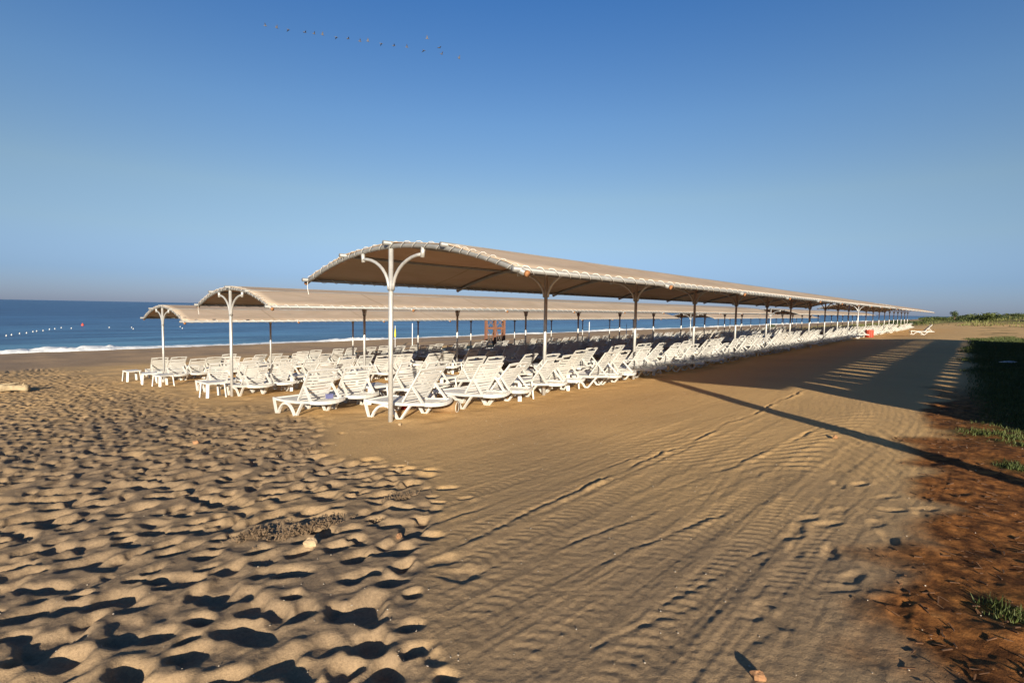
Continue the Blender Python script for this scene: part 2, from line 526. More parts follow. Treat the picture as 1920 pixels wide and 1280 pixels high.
M_REDP = simple('red_plastic', (.22, .012, .010), (.32, .02, .015), .4, 5)
M_BLUE = simple('blue_cloth', (.09, .10, .24), (.14, .15, .30), .8, 8)
M_BROWN = simple('brown_cloth', (.20, .12, .05), (.28, .18, .09), .9, 10)
M_BAG = simple('white_bag', (.66, .63, .56), (.80, .77, .70), .5, 10, 0, .02, 20)
M_YEL = simple('yellow_cloth', (.62, .52, .03), (.74, .63, .06), .7, 6)
M_ORANGE = simple('red_buoy_plastic', (.55, .05, .03), (.65, .09, .05), .4, 5)
M_STONE = simple('pale_stone', (.26, .19, .12), (.50, .37, .22), .9, 9, 0, .02, 30)
M_CLAY = simple('clay_stone', (.26, .13, .06), (.36, .20, .10), .9, 10, 0, .01, 30)
M_LOG = simple('bleached_driftwood', (.20, .15, .09), (.46, .37, .23), .9, 5, 0, .03, 14)
M_WEED = simple('dry_seaweed', (.10, .065, .035), (.26, .18, .11), .95, 20)
M_TWIG = simple('dark_mulch', (.035, .018, .010), (.13, .06, .025), .95, 15)
M_SHELL = simple('shell_bits', (.26, .20, .14), (.56, .50, .42), .7, 40)
M_PAPER = simple('white_paper', (.66, .68, .70), (.80, .81, .82), .7, 5)
M_BIRD = simple('bird_plumage', (.06, .055, .05), (.17, .16, .15), .8, 2.5)
M_WALL = simple('lime_plaster', (.52, .46, .36), (.62, .55, .44), .9, 3)


def leafmat(name, c0, c1):
    m = simple(name, c0, c1, .7, .9)
    return m


M_LEAF = [leafmat('scrub_leaves', (.035, .055, .012), (.085, .105, .022)), leafmat('dark_scrub_leaves', (.018, .036, .010), (.045, .065, .016)),
          leafmat('dune_grass_blades', (.085, .10, .022), (.16, .155, .045)), leafmat('lawn_blades', (.028, .046, .007), (.07, .09, .015))]
M_TRUNK = simple('trunk_bark', (.09, .06, .04), (.16, .11, .07), .9, 12)

# ------------------------------------------------------------------ ground (one sheet, fine where the beach is close)
rs = [1.15]
while rs[-1] < 34:
    rs.append(rs[-1] + min(.00098 * rs[-1] ** 2 + .0004, .085))
while rs[-1] < 1500:
    rs.append(rs[-1] * 1.018 + .05)
while rs[-1] < 9000:
    rs.append(rs[-1] * 1.12)
rs = np.array([.03, .4, .8] + rs)
NA = 1180
ta = np.tan(math.radians(57))
th_f = np.arctan(np.linspace(-ta, ta, NA))
th_b = np.linspace(math.radians(57), math.radians(303), 60)[1:-1]
ths = np.concatenate([th_f, th_b])
nr, na = len(rs), len(ths)
RR, TT = np.meshgrid(rs, ths, indexing='ij')
PX = (RR * np.sin(TT)).ravel(); PY = (RR * np.cos(TT)).ravel()
PZ = gz(PX, PY)
co = np.stack([PX, PY, PZ], 1).astype(np.float32)
idx = np.arange(nr * na).reshape(nr, na)
a = idx[:-1, :]; b = idx[1:, :]
q = np.stack([a, np.roll(a, -1, 1), np.roll(b, -1, 1), b], -1).reshape(-1, 4)
cen = len(co)
co = np.vstack([co, [[0, 0, gz1(0, 0)]]]).astype(np.float32)
tri = np.stack([np.roll(idx[0], -1), idx[0], np.full(na, cen)], 1)
me = bpy.data.meshes.new('beach')
me.vertices.add(len(co)); me.vertices.foreach_set('co', co.ravel())
loops = np.concatenate([q.ravel(), tri.ravel()]).astype(np.int32)
me.loops.add(len(loops)); me.loops.foreach_set('vertex_index', loops)
nq, ntr = len(q), len(tri)
me.polygons.add(nq + ntr)
me.polygons.foreach_set('loop_start', np.concatenate([np.arange(nq) * 4, nq * 4 + np.arange(ntr) * 3]).astype(np.int32))
me.polygons.foreach_set('use_smooth', np.ones(nq + ntr, bool))
ax, ay = co[:, 0].astype(float), co[:, 1].astype(float)
at_, aD = tD(ax, ay)
ar = np.hypot(ax, ay)
A = {
    'soil': soil_mask(ax, ay),
    'grass': grass_mask(ax, ay),
    'wet': sstep(34.3, 35.3, aD + vn(at_ * .1, at_ * 0, 51) * 1.2 + vn(at_ * .8, aD * .8, 52) * .5) * (.75 + .5 * vn(at_ * .06, aD * .5, 53)),
    'grey': np.clip(np.maximum(sstep(9.0, 1.6, ar) * .8, trod_mask(ax, ay) * sstep(30, 8, ar) * 1.0 + sstep(16, 30, aD) * sstep(9, 2, at_) * .7) + vn(ax * .8, ay * .8, 54) * .35, 0, 1),  # trodden sand is greyer; darker near camera, partly foreground dimness put into the colour
    'scrub': sstep(88, 112, at_ + vn(ax * .06, ay * .06, 55) * 30) * sstep(38, 27, aD + vn(ax * .1, ay * .1, 56) * 10) * .95,
}
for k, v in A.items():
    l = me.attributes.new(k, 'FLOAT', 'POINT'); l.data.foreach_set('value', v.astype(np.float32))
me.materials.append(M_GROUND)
me.update(); me.validate()
o = link('beach', me); o['kind'] = 'structure'

# ------------------------------------------------------------------ sea and surf
mb = MB()
ZSEA = ZC - 3.95
ds = [50.5, 53, 56, 60, 70, 90, 130, 200, 400, 900, 2500, 9000, 30000]
tt = [-30000, -6000, -1500, -500, -200, -100, 0, 100, 200, 400, 900, 2500, 8000, 30000]
vs = [(*XY(t, D), ZSEA) for D in ds for t in tt]; n = len(tt)
mb.add(vs, [(i * n + j, i * n + j + 1, (i + 1) * n + j + 1, (i + 1) * n + j) for i in range(len(ds) - 1) for j in range(n - 1)])
o = link('sea', mb.mesh('sea', M_SEA)); o['kind'] = 'structure'

tl = np.concatenate([np.arange(-70, 60, .22), np.arange(60, 420, 1.0)])
prof = np.linspace(0, 1, 9)
vs = []
hgt = .17 + np.clip(.55 * sstep(20, -32, tl), 0, 1) * .62 + .30 * np.clip(vn(tl * .16, tl * 0, 61), -.3, .5)
hgt = np.clip(hgt, .08, .85)
wid = 2.0 + 2.2 * np.clip(vn(tl * .12, tl * 0, 62) + .3, 0, 1) + sstep(10, -30, tl) * .8
off = vn(tl * .05, tl * 0, 63) * 1.6 + vn(tl * .3, tl * 0, 64) * .5
for i, t in enumerate(tl):
    for k, s in enumerate(prof):
        D = 51.7 + off[i] + s * wid[i]
        lump = 1 + 1.1 * float(vn(t * 1.6, s * 5, 65)) + .8 * float(vn(t * 4.2, s * 9, 66))
        z = ZSEA - .04 + hgt[i] * math.sin(math.pi * s) ** .7 * max(.25, lump)
        x, y = XY(t + float(vn(t * 2, s * 6, 67)) * .2, D)
        vs.append((x, y, max(z, ZSEA - .06) if 0 < k < 8 else ZSEA - .12))
n = len(prof)
mb = MB(); mb.add(vs, [(i * n + j, i * n + j + 1, (i + 1) * n + j + 1, (i + 1) * n + j) for i in range(len(tl) - 1) for j in range(n - 1)])
o = link('surf', mb.mesh('surf', M_FOAM, True)); o['kind'] = 'stuff'; o['label'] = 'white line of surf breaking along the shore'; o['category'] = 'surf'
# wash lines further out: low whitecaps
# ------------------------------------------------------------------ canopies
BAY = 4.03


def build_canopy(nb, hw, rise, apex, label, t0, D0, wrinkle=0.0):
    x, y = XY(t0, D0)
    base = ZC - float(hS(D0))
    L = nb * BAY
    root = thing('canopy_shelter', label, 'sun canopy', (x, y, base), ROTZ, 'long arched beach canopies')

    def arch(s):                            # height of pipe centre line at s (-1 land .. 1 sea)
        return apex - rise * s * s

    pole_bm = MB(); pole_bm.tube([(0, 0, -.35), (0, 0, apex - .04)], .039, 12, 0, (1, 0, 0))
    pole_me = pole_bm.mesh('pole', M_STEEL, True)
    rib = MB(); rib.tube([(0, s * hw, arch(s)) for s in np.linspace(-1.03, 1.03, 19)], .04, 8, 0, (1, 0, 0))
    rib_me = rib.mesh('arch_rib', M_PIPE, True)
    braces = []
    for sg in (-1, 1):
        m = MB(); pts = []
        for k in range(10):
            a = math.pi / 2 * k / 9
            pts.append((0, sg * (.055 + .76 * (1 - math.cos(a))), apex - .70 + .53 * math.sin(a)))
        m.tube(pts, .027, 8, 0, (1, 0, 0)); m.cone((0, sg * .81, apex - .22), (0, sg * .83, arch(.83 / hw) - .02), .035, .035, 8)
        m.ring((0, 0, apex - .70), (0, 0, 1), .046, .014, 10, 4)
        braces.append(m.mesh('curved_brace', M_STEEL, True))
    for i in range(nb + 1):
        p = link('pole', pole_me, root, (i * BAY, 0, 0))
        r = link('arch_rib', rib_me, root, (i * BAY, 0, 0))
        for bm_ in braces:
            link('curved_brace', bm_, root, (i * BAY, 0, 0))
    # lengthwise pipes: two eaves, two between, one ridge; they stick out a little past the end arch
    for s in (-1, -.5, 0, .5, 1):
        m = MB()
        zz = arch(s) + (.015 if abs(s) == 1 else .045)
        m.tube([(-.16 + .05 * random.random(), s * hw, zz), (L * .33, s * hw, zz), (L * .66, s * hw, zz), (L + .12, s * hw, zz)], .036, 10)
        link('eave_pipe' if abs(s) == 1 else 'ridge_pipe' if s == 0 else 'purlin_pipe', m.mesh('pipe', M_PIPE, True), root)
    for sg in (-1.035, 1.035):              # rusty open ends of the ribs at the eaves
        m = MB(); m.cone((0, 0, 0), (0, .012 * sg * hw, arch(sg * 1.012) - arch(sg)), .043, .040, 10)
        cm = m.mesh('rib_end_cap', M_CAP, True)
        for i in range(nb + 1):
            link('rib_end_cap', cm, root, (i * BAY, sg * hw, arch(sg)))
    # fabric, stretched over the pipes, sagging between them and puckered along the eave
    ns, nx = 25, nb * 14
    ss = np.linspace(-1.005, 1.005, ns); xs = np.linspace(-.03, L + .03, nx)
    S, X = np.meshgrid(ss, xs, indexing='ij')
    seg = (np.abs(S) * 2) % 1.0
    Z = apex - rise * S * S + .072 + np.where(np.abs(S) > .96, -.03, 0)
    bay = (X / BAY) % 1.0
    Z = Z - .055 * np.sin(np.pi * np.clip(seg, 0, 1)) * (0.5 + .5 * np.sin(np.pi * bay))
    Z = Z + vn(X * .9, S * 2, 71 + nb) * .02 + wrinkle * np.sin((X * 1.0 + S * 2.4) * 2 * math.pi / .62 + 3 * vn(X, S, 72)) * np.clip(np.abs(S) - .25, 0, 1) * sstep(9, 3, X)
    top = np.stack([X, S * hw, Z], -1).reshape(-1, 3)
    bot = top.copy(); bot[:, 2] -= .012
    m = MB(); fs = []
    for i in range(ns - 1):
        for j in range(nx - 1):
            q_ = (i * nx + j, i * nx + j + 1, (i + 1) * nx + j + 1, (i + 1) * nx + j)
            fs.append(q_[::-1])
    m.add([tuple(p) for p in top], fs); m.add([tuple(p) for p in bot], [f[::-1] for f in fs])
    # hem between the two layers
    K = ns * nx; hem = []
    for j in range(nx - 1):
        hem.append((j, j + 1, K + j + 1, K + j)); e = (ns - 1) * nx
        hem.append((e + j + 1, e + j, K + e + j, K + e + j + 1))
    for i in range(ns - 1):
        hem.append(((i + 1) * nx, i * nx, K + i * nx, K + (i + 1) * nx)); e = nx - 1
        hem.append((i * nx + e, (i + 1) * nx + e, K + (i + 1) * nx + e, K + i * nx + e))
    m.f += hem; m.mi += [0] * len(hem)
    link('fabric_roof', m.mesh('fabric_roof', M_FABRIC, True), root)
    # rope lashing: one cord wound along each eave and each end arch
    def coil(path, length, rad, pitch):
        m = MB(); pts = []; a = 0.; u_ = 0.; p_ = pitch
        n_ = int(length / pitch * 9)
        while u_ < length:
            c_, n1, n2 = path(u_)
            pts.append(c_ + (n1 * math.cos(a) + n2 * math.sin(a)) * rad * (1.0 if math.sin(a) < .3 else 1.0))
            a += 2 * math.pi / 9; u_ += p_ / 9 * (.55 if math.sin(a) > -.2 else 1.5)
            if random.random() < .11: p_ = pitch * random.uniform(.7, 1.4)
        m.sweep(pts, [(.006, 0), (-.003, .0052), (-.003, -.0052)])
        link('rope_lashing', m.mesh('rope_lashing', M_ROPE, True), root)
    for sg in (-1, 1):
        coil(lambda u_: (Vector((u_ + .05, sg * hw, arch(sg) + .018)), Vector((0, 1, 0)), Vector((0, 0, 1))), L - .1, .052, .30)
    for e in (-.01, L + .01):
        def pth(u_):
            s_ = -.98 + u_ / hw; d_ = Vector((0, hw, -2 * rise * s_)).normalized()
            return Vector((e, s_ * hw, arch(s_) + .012)), Vector((1, 0, 0)), Vector((0, -d_.z, d_.y))
        coil(pth, 1.96 * hw, .056, .22)
    if wrinkle == 0 and t0 < 20:            # loose cord hanging from the seaward corner
        m = MB(); m.tube([(-.03, hw * 1.0, arch(1) - .02), (-.03, hw * 1.0 + .01, arch(1) - .14), (-.02, hw - .02, arch(1) - .27)], .006, 5, 0, (1, 0, 0))
        link('loose_cord', m.mesh('loose_cord', M_ROPE), root)
    return root


ROWS = [(7.04, 4.85, 'landward'), (14.73, 5.1, 'middle'), (23.0, 5.55, 'seaward')]
build_canopy(10, 2.78, .49, 2.86, 'beige arched canopy of the landward row, largest and closest to the tracks', 4.85, 7.04)
build_canopy(10, 2.5, .46, 2.87, 'beige arched canopy of the middle row, its open end beside the front poles', 5.1, 14.73)
build_canopy(10, 2.6, .50, 2.88, 'wrinkled beige canopy nearest the water, its open end above small white tables', 5.55, 23.0, .02)
build_canopy(10, 2.78, .49, 2.86, 'far canopy section continuing the landward row behind the red slatted bin', 49.3, 7.04)
build_canopy(12, 2.5, .46, 2.87, 'far canopy section continuing the middle row, leading edge dark', 53.6, 14.73)
build_canopy(12, 2.6, .50, 2.88, 'far canopy section continuing the row nearest the water', 54.4, 23.0)

# ------------------------------------------------------------------ sun loungers
W = .66


def lounger_parts(ang=48., LB=.68):
    P = []
    hw = W / 2
    m = MB()                                # frame
    for sx in (-1, 1):
        m.bar([(sx * (hw - .02), -.02, .285), (sx * (hw - .02), .5, .262), (sx * (hw - .02), .95, .262), (sx * (hw - .02), 1.36, .285), (sx * (hw - .02), 1.44, .295)], .036, .046, 0, (1, 0, 0))
    m.bar([(x, -.02 - .10 * (1 - (x / hw) ** 2), .285 - .03 * (1 - (x / hw) ** 2)) for x in np.linspace(-hw, hw, 9)], .06, .05, 0, (0, 0, 1))
    m.bar([(-hw + .02, 1.42, .285), (hw - .02, 1.42, .285)], .05, .05, 0, (0, 0, 1))
    P.append(('frame', m))
    m = MB()                                # seat slats
    for i in range(11):
        y = .52 + i * .081
        m.box((-hw + .042, y, .272), (hw - .042, y + .066, .288))
    for i in range(5):
        y = .05 + i * .083
        m.box((-hw + .042, y, .262), (hw - .042, y + .066, .276))
    P.append(('seat', m))
    m = MB()                                # backrest
    ca, sa = math.cos(math.radians(ang)), math.sin(math.radians(ang))

    def B(l, n=0.):                         # point at length l up the back, n behind its plane
        return (.52 - l * ca - n * sa, .295 + l * sa - n * ca)
    for sx in (-1, 1):
        m.bar([(sx * (hw - .055), *B(0)), (sx * (hw - .055), *B(LB * .6)), (sx * (hw - .055), *B(LB))], .036, .03, 0, (1, 0, 0))
    m.bar([(-hw + .035, *B(LB)), (-.07, *B(LB + .012))], .045, .03, 0, (0, ca, -sa))
    m.bar([(.07, *B(LB + .012)), (hw - .035, *B(LB))], .045, .03, 0, (0, ca, -sa))
    m.bar([(-.07, *B(LB + .026)), (.07, *B(LB + .026))], .016, .03, 0, (0, ca, -sa))
    m.bar([(-hw + .05, *B(.06)), (hw - .05, *B(.06))], .045, .03, 0, (0, ca, -sa))
    for i in range(7):
        l = .135 + i * .074
        pts = [(x, *B(l, .020 * (1 - (x / hw) ** 2))) for x in np.linspace(-hw + .07, hw - .07, 5)]
        m.bar(pts, .041, .012, 0, (0, ca * .6, -sa))
    P.append(('backrest', m))
    for sx in (-1, 1):
        m = MB(); q0 = B(LB * .52, .02)
        m.bar([(sx * (hw - .06), *q0), (sx * (hw - .045), .05, .29)], .042, .026, 0, (1, 0, 0))
        P.append(('brace', m))
    for sx in (-1, 1):                      # legs
        m = MB(); X_ = sx * (hw - .025)
        arcp = [(1.27, .005), (1.21, .095), (1.13, .165), (1.04, .21), (.94, .222)]
        m.bar([(X_, 1.43, .27), (X_, 1.38, .10), (X_, 1.35, .012), (X_, 1.27, .012)], .042, .034, 0, (1, 0, 0))
        m.bar([(X_, y, z) for y, z in arcp], .042, .036, 0, (1, 0, 0))
        P.append(('foot_leg', m))
        m = MB()
        arcp = [(.94, .222), (.85, .212), (.77, .17), (.69, .095), (.635, .012), (.55, .012)]
        m.bar([(X_, y, z) for y, z in arcp], .042, .038, 0, (1, 0, 0))
        m.bar([(X_, .55, .012), (X_, .42, .15), (X_, .30, .265)], .042, .034, 0, (1, 0, 0))
        P.append(('head_leg', m))
    return P


def joined(parts):
    J = MB()
    for n, m in parts:
        J.add(m.v, m.f)
    return J


VARS = []
for ang in (45, 50, 56, 40):
    pp = lounger_parts(ang)
    VARS.append(([(n, m.mesh(n, M_PLASTIC)) for n, m in pp], joined(pp).mesh('sun_lounger', M_PLASTIC), joined(pp)))

ORD = ['zeroth', 'first', 'second', 'third', 'fourth', 'fifth', 'sixth', 'seventh', 'eighth', 'ninth', 'tenth', 'eleventh', 'twelfth', 'thirteenth',
       'fourteenth', 'fifteenth', 'sixteenth', 'seventeenth', 'eighteenth', 'nineteenth']
TENS = {20: 'twent', 30: 'thirt', 40: 'fort', 50: 'fift', 60: 'sixt', 70: 'sevent', 80: 'eight', 90: 'ninet'}


def ordw(n):
    if n < 20: return ORD[n]
    t_, o_ = n // 10 * 10, n % 10
    return TENS[t_] + 'ieth' if o_ == 0 else TENS[t_] + 'y-' + ORD[o_]


loungers = []                               # t, D(head), yaw jitter, variant, row name, index
tables = []
rowdefs = []
for ri, (Dp, t0, rname) in enumerate(ROWS):
    b0 = (4.62, 5.40, 5.80)[ri]
    rowdefs += [(Dp + (1.72, 1.5, 1.6)[ri], b0, rname, 'seaward', b0), (Dp - (.60, .85, .6)[ri], b0 if ri else 5.0, rname, 'inland', b0 if ri else 4.68)]
for rd, (Dh, ts, rname, side, base_t) in enumerate(rowdefs):
    k = 0; idx_ = 0
    rr = random.Random(100 + rd)
    tend = 93 if rname == 'landward' else 100
    first = True
    while True:
        pt = base_t + k * 2.015
        if pt > tend: break
        k += 1
        for w_ in (0, 1):
            tc = pt + w_ * .74
            if tc < ts: continue
            if 46.7 < tc < 49.0: continue
            idx_ += 1
            loungers.append([tc + rr.uniform(-.06, .06), Dh + rr.gauss(0, .10), rr.gauss(0, 3.4), rr.choice((0, 0, 1, 1, 1, 2, 3)) if tc > 7 else 1, rname, side, idx_])
        if rr.random() < .85:
            tables.append([pt + 1.36 + rr.uniform(-.05, .05), Dh + .75 + rr.uniform(-.25, .3), rr.gauss(0, 6), rname, side, idx_])


def seat_on(t, D):
    x, y = XY(t, D)
    return x, y, ZC - float(hS(D))


for c in loungers:
    x, y = XY(c[0], c[1] + .8); c.append(math.hypot(x, y))
order = sorted(loungers, key=lambda c: c[7])
ind = order[:292]; rest = order[292:]
DETAIL = 26.0
for c in ind:
    t, D, yaw, var, rname, side, i_, r = c
    x, y, _ = seat_on(t, D)
    z0 = ZC - float(hS(D + .5)) + .01; z1 = ZC - float(hS(D + 1.3)) + .01
    pitch = math.atan2(z1 - z0, .8)
    rot = Matrix.Rotation(ROTZ + math.radians(yaw), 4, 'Z') @ Matrix.Rotation(pitch, 4, 'X')
    zz = z0 - .5 * math.tan(pitch)
    lab = 'white lounger, %s from the open end, %s row under the %s canopy' % (ordw(i_), side, rname)
    if r < DETAIL:
        o = tag(link('sun_lounger', None), lab, 'sun lounger', 'white loungers in rows under the canopies')
        for n_, me_ in VARS[var][0]:
            link(n_, me_, o)
    else:
        o = tag(link('sun_lounger', VARS[var][1]), lab, 'sun lounger', 'white loungers in rows under the canopies')
    o.matrix_world = Matrix.Translation((x, y, zz)) @ rot
J = MB()
for c in rest:
    t, D, yaw, var, rname, side, i_, r = c
    x, y, _ = seat_on(t, D)
    z0 = ZC - float(hS(D + .5)); z1 = ZC - float(hS(D + 1.3))
    pitch = math.atan2(z1 - z0, .8)
    Mx = Matrix.Translation((x, y, z0 - .5 * math.tan(pitch))) @ Matrix.Rotation(ROTZ + math.radians(yaw), 4, 'Z') @ Matrix.Rotation(pitch, 4, 'X')
    src = VARS[var][2]
    J.add([tuple(Mx @ Vector(p)) for p in src.v], src.f)
o = link('far_sun_loungers', J.mesh('far_sun_loungers', M_PLASTIC))
tag(o, 'dense rows of white loungers at the far ends of the canopies', 'sun loungers', None, 'stuff')

# single lounger parked side-on at the far end, outside the rows
fx, fy = 34.1, 41.6
o = tag(link('sun_lounger', None, None, (fx, fy, gz1(fx, fy) + .01), math.radians(64)), 'lone white lounger parked side-on on open sand past the rows', 'sun lounger')
for n_, me_ in VARS[1][0]:
    link(n_, me_, o)

# ------------------------------------------------------------------ side tables


def table_parts():
    P = []
    m = MB()
    m.box((-.24, -.24, .40), (.24, .24, .425)); m.box((-.225, -.225, .375), (.225, .225, .3995))
    P.append(('tabletop', m))
    for sx in (-1, 1):
        for sy in (-1, 1):
            m = MB()
            m.bar([(sx * .205, sy * .205, .375), (sx * .215, sy * .215, .25), (sx * .235, sy * .235, 0)], .075, .03, 0, (sx, -sy, 0))
            P.append(('leg', m))
    return P


TP = [(n, m.mesh(n, M_PLASTIC)) for n, m in table_parts()]
TJ = joined(table_parts()).mesh('side_table', M_PLASTIC)


def put_table(t, D, yaw, lab, parts=True):
    x, y = XY(t, D)
    z = ZC - float(hS(D)) + .0
    if parts:
        o = tag(link('side_table', None, None, (x, y, z), ROTZ + math.radians(yaw)), lab, 'side table', 'white side tables among the loungers')
        for n_, me_ in TP: link(n_, me_, o)
    else:
        o = tag(link('side_table', TJ, None, (x, y, z), ROTZ + math.radians(yaw)), lab, 'side table', 'white side tables among the loungers')
    return o


for t, D, yaw, rname, side, i_ in tables:
    x, y = XY(t, D); r = math.hypot(x, y)
    if r > 34: continue
    put_table(t, D, yaw, 'white side table after the %s lounger, %s row under the %s canopy' % (ordw(i_), side, rname), r < 20)
put_table(4.7, 14.9, 4, 'white side table right beside the first pole of the middle canopy')
put_table(4.85, 24.55, 8, 'white side table furthest out on open sand, beyond the seaward canopy')
put_table(5.0, 22.6, -10, 'white side table, middle of the three by the seaward canopy pole')
put_table(4.95, 20.6, 14, 'white side table on open sand, closest of three by the seaward canopy')

# ------------------------------------------------------------------ things left among the loungers
x, y = XY(5.9, 7.7); z = ZC - float(hS(7.7))
m = MB(); m.cone((0, 0, 0), (0, 0, .24), .085, .10, 14); m.ring((0, 0, .24), (0, 0, 1), .10, .012, 14, 4)
tag(link('red_bucket', m.mesh('red_bucket', M_REDP, True), None, (x - .28, y + .05, z)), 'small red bucket on the sand beside the first white side table', 'bucket')
m = MB(); m.blob((0, 0, .16), (.15, .12, .19), 12, 8, .09, 3)
tag(link('plastic_bag', m.mesh('plastic_bag', M_BAG, True), None, (x + .22, y - .05, z)), 'crumpled white plastic bag hanging by a table leg near the front pole', 'bag')
x, y = XY(5.95, 6.95); z = ZC - float(hS(6.95))
m = MB(); m.cone((-.0, -.22, .12), (.0, .22, .12), .115, .115, 18)
o = tag(link('rolled_mat', m.mesh('rolled_mat', M_BROWN, True), None, (x, y, z), ROTZ + .5), 'brown rolled beach mat lying between two front loungers', 'mat')
m = MB(); m.ring((0, -.215, .12), (0, 1, 0), .09, .012, 14, 4); link('mat_end', m.mesh('mat_end', M_BAG, True), o)
x, y = XY(4.72, 9.0); z = ZC - float(hS(9.0))
m = MB(); m.box((-.06, -.035, 0), (.06, .035, .07)); m.box((-.062, -.037, .07), (.062, .037, .082))
tag(link('small_box', m.mesh('small_box', M_BLUE), None, (x + .1, y, z + .30), ROTZ), 'small blue box resting on the first lounger of the landward canopy', 'box')
x, y = XY(11.2, 14.6); z = ZC - float(hS(14.6))
m = MB(); m.cone((-.32, 0, .42), (.32, 0, .42), .10, .10, 14)
tag(link('rolled_towel', m.mesh('rolled_towel', M_BAG, True), None, (x, y, z - .05), ROTZ), 'pale rolled towel lying across a shaded lounger', 'towel')

# ------------------------------------------------------------------ bin
bx, by = 29.3, 42.0
root = thing('litter_bin', 'red slatted wooden litter bin at the far end of the landward loungers', 'bin', (bx, by, gz1(bx, by)), ROTZ)
m = MB()
for k in range(14):
    a_ = 2 * math.pi * k / 14
    Mx = Matrix.Rotation(a_, 4, 'Z')
    m.box((-.058, .27, .04 + .02 * (k % 2)), (.058, .295, .60 + .03 * (k % 3)), 0, Mx)
link('slats', m.mesh('slats', M_RED), root)
m = MB(); m.cone((0, 0, .02), (0, 0, .55), .255, .262, 18); link('liner', m.mesh('liner', M_WOODD), root)
for zz in (.14, .48):
    m = MB(); m.ring((0, 0, zz), (0, 0, 1), .30, .012, 24, 4); link('hoop', m.mesh('hoop', M_WOODD), root)

# ------------------------------------------------------------------ lifeguard tower
tx, ty = -1.55, 45.6
tz = ZC - float(hS(tD(tx, ty)[1]))
root = thing('lifeguard_tower', 'orange timber lifeguard tower with crossed braces behind the canopies', 'lifeguard tower', (tx, ty, tz), .12)
for px in (-.78, -.02, .78):
    for py in (-.65, .65):
        m = MB(); m.box((px - .095, py - .095, -.2), (px + .095, py + .095, 2.75)); link('post', m.mesh('post', M_WOOD), root)
m = MB()
for py in (-.74, .74):
    m.box((-.86, py - .025, 1.52), (.86, py + .025, 1.68)); m.box((-.86, py - .025, 2.55), (.86, py + .025, 2.70))
link('crossbeam', m.mesh('crossbeam', M_WOOD), root)
for x0, x1 in ((-.72, -.08), (.05, .72)):
    for z0, z1 in ((.05, 1.5), (1.72, 2.5)):
        for s in (0, 1):
            m = MB(); yy = -.60 + .05 * s
            m.bar([(x0, yy, z0 if s else z1), (x1, yy, z1 if s else z0)], .04, .05, 0, (0, 1, 0)); link('cross_brace', m.mesh('cross_brace', M_WOODD), root)
m = MB()
for s in (-1, 1):
    m.bar([(.42 + s * .2, -1.25, 0), (.28 + s * .2, -.80, 1.72)], .07, .04, 0, (1, 0, 0))
for k in range(6):
    f = (k + .5) / 6
    m.bar([(.42 - .14 * f - .2, -1.25 + .45 * f, 1.72 * f), (.42 - .14 * f + .2, -1.25 + .45 * f, 1.72 * f)], .05, .03, 0, (0, 1, 0))
link('ladder', m.mesh('ladder', M_WOOD), root)
m = MB(); m.box((-.95, -.9, 2.76), (.95, .9, 2.83)); link('platform', m.mesh('platform', M_WOOD), root)
m = MB()
for px, py in ((-.9, -.85), (.9, -.85), (-.9, .85), (.9, .85)):
    m.box((px - .035, py - .035, 2.831), (px + .035, py + .035, 3.45))
m.box((-.93, -.885, 3.451), (.93, -.815, 3.5)); m.box((-.93, .815, 3.451), (.93, .885, 3.5))
link('railing', m.mesh('railing', M_WOOD), root)
m = MB(); m.tube([(.62, 0, 2.8), (.62, 0, 4.32)], .025, 6, 0, (1, 0, 0)); fp = link('flagpole', m.mesh('flagpole', M_STEEL), root)
m = MB(); pts = []
for i in range(7):
    f = i / 6
    pts += [(.60 - .42 * f, .05 * math.sin(5 * f), 4.30 - .24 * f), (.60 - .42 * f, .05 * math.sin(5 * f), 3.98 + .06 * f)]
m.add(pts + [(p[0], p[1] + .012, p[2]) for p in pts], [(2 * i, 2 * i + 2, 2 * i + 3, 2 * i + 1) for i in range(6)] + [(14 + 2 * i + 1, 14 + 2 * i + 3, 14 + 2 * i + 2, 14 + 2 * i) for i in range(6)])
link('flag', m.mesh('flag', M_YEL), fp)

# poles on the beach
bx, by = -10.34, 45.2
root = thing('flag_mast', 'thin white mast with a furled yellow flag on the open beach', 'flagpole', (bx, by, gz1(bx, by)))
m = MB(); m.tube([(0, 0, -.2), (0, 0, 1.95)], .022, 6, 0, (1, 0, 0)); link('mast', m.mesh('mast', M_PAPER), root)
m = MB(); m.cone((0, 0, .92), (0, 0, 1.1), .05, .085, 9); m.cone((0, 0, 1.101), (0, 0, 1.68), .085, .03, 9); link('furled_flag', m.mesh('furled_flag', M_YEL), root)
for (bx, by, hh, lab) in ((-9.56, 49.0, 2.0, 'thin white pole on open beach beside the furled yellow flag'), (8.3, 55.2, 2.0, 'white pole on the beach near the water, past the lifeguard tower'),
                          (11.6, 52.0, 1.75, 'short white pole on the beach, further along from the lifeguard tower')):
    root = thing('beach_pole', lab, 'pole', (bx, by, gz1(bx, by)), 0, 'white poles on the open beach')
    m = MB(); m.tube([(0, 0, -.2), (0, 0, hh)], .035, 6, 0, (1, 0, 0)); link('mast', m.mesh('mast', M_PAPER), root)
    m = MB(); m.cone((0, 0, hh), (0, 0, hh + .12), .04, .01, 6); link('cap', m.mesh('cap', M_PAPER), root)

# ------------------------------------------------------------------ buoys
m = MB(); m.blob((0, 0, .05), (.075, .075, .07), 10, 7, .02, 1); m.cone((0, 0, .12), (0, 0, .18), .03, .02, 8); MBUOY = m.mesh('buoy', M_ROPE, True)
HB = {'F': 960.}


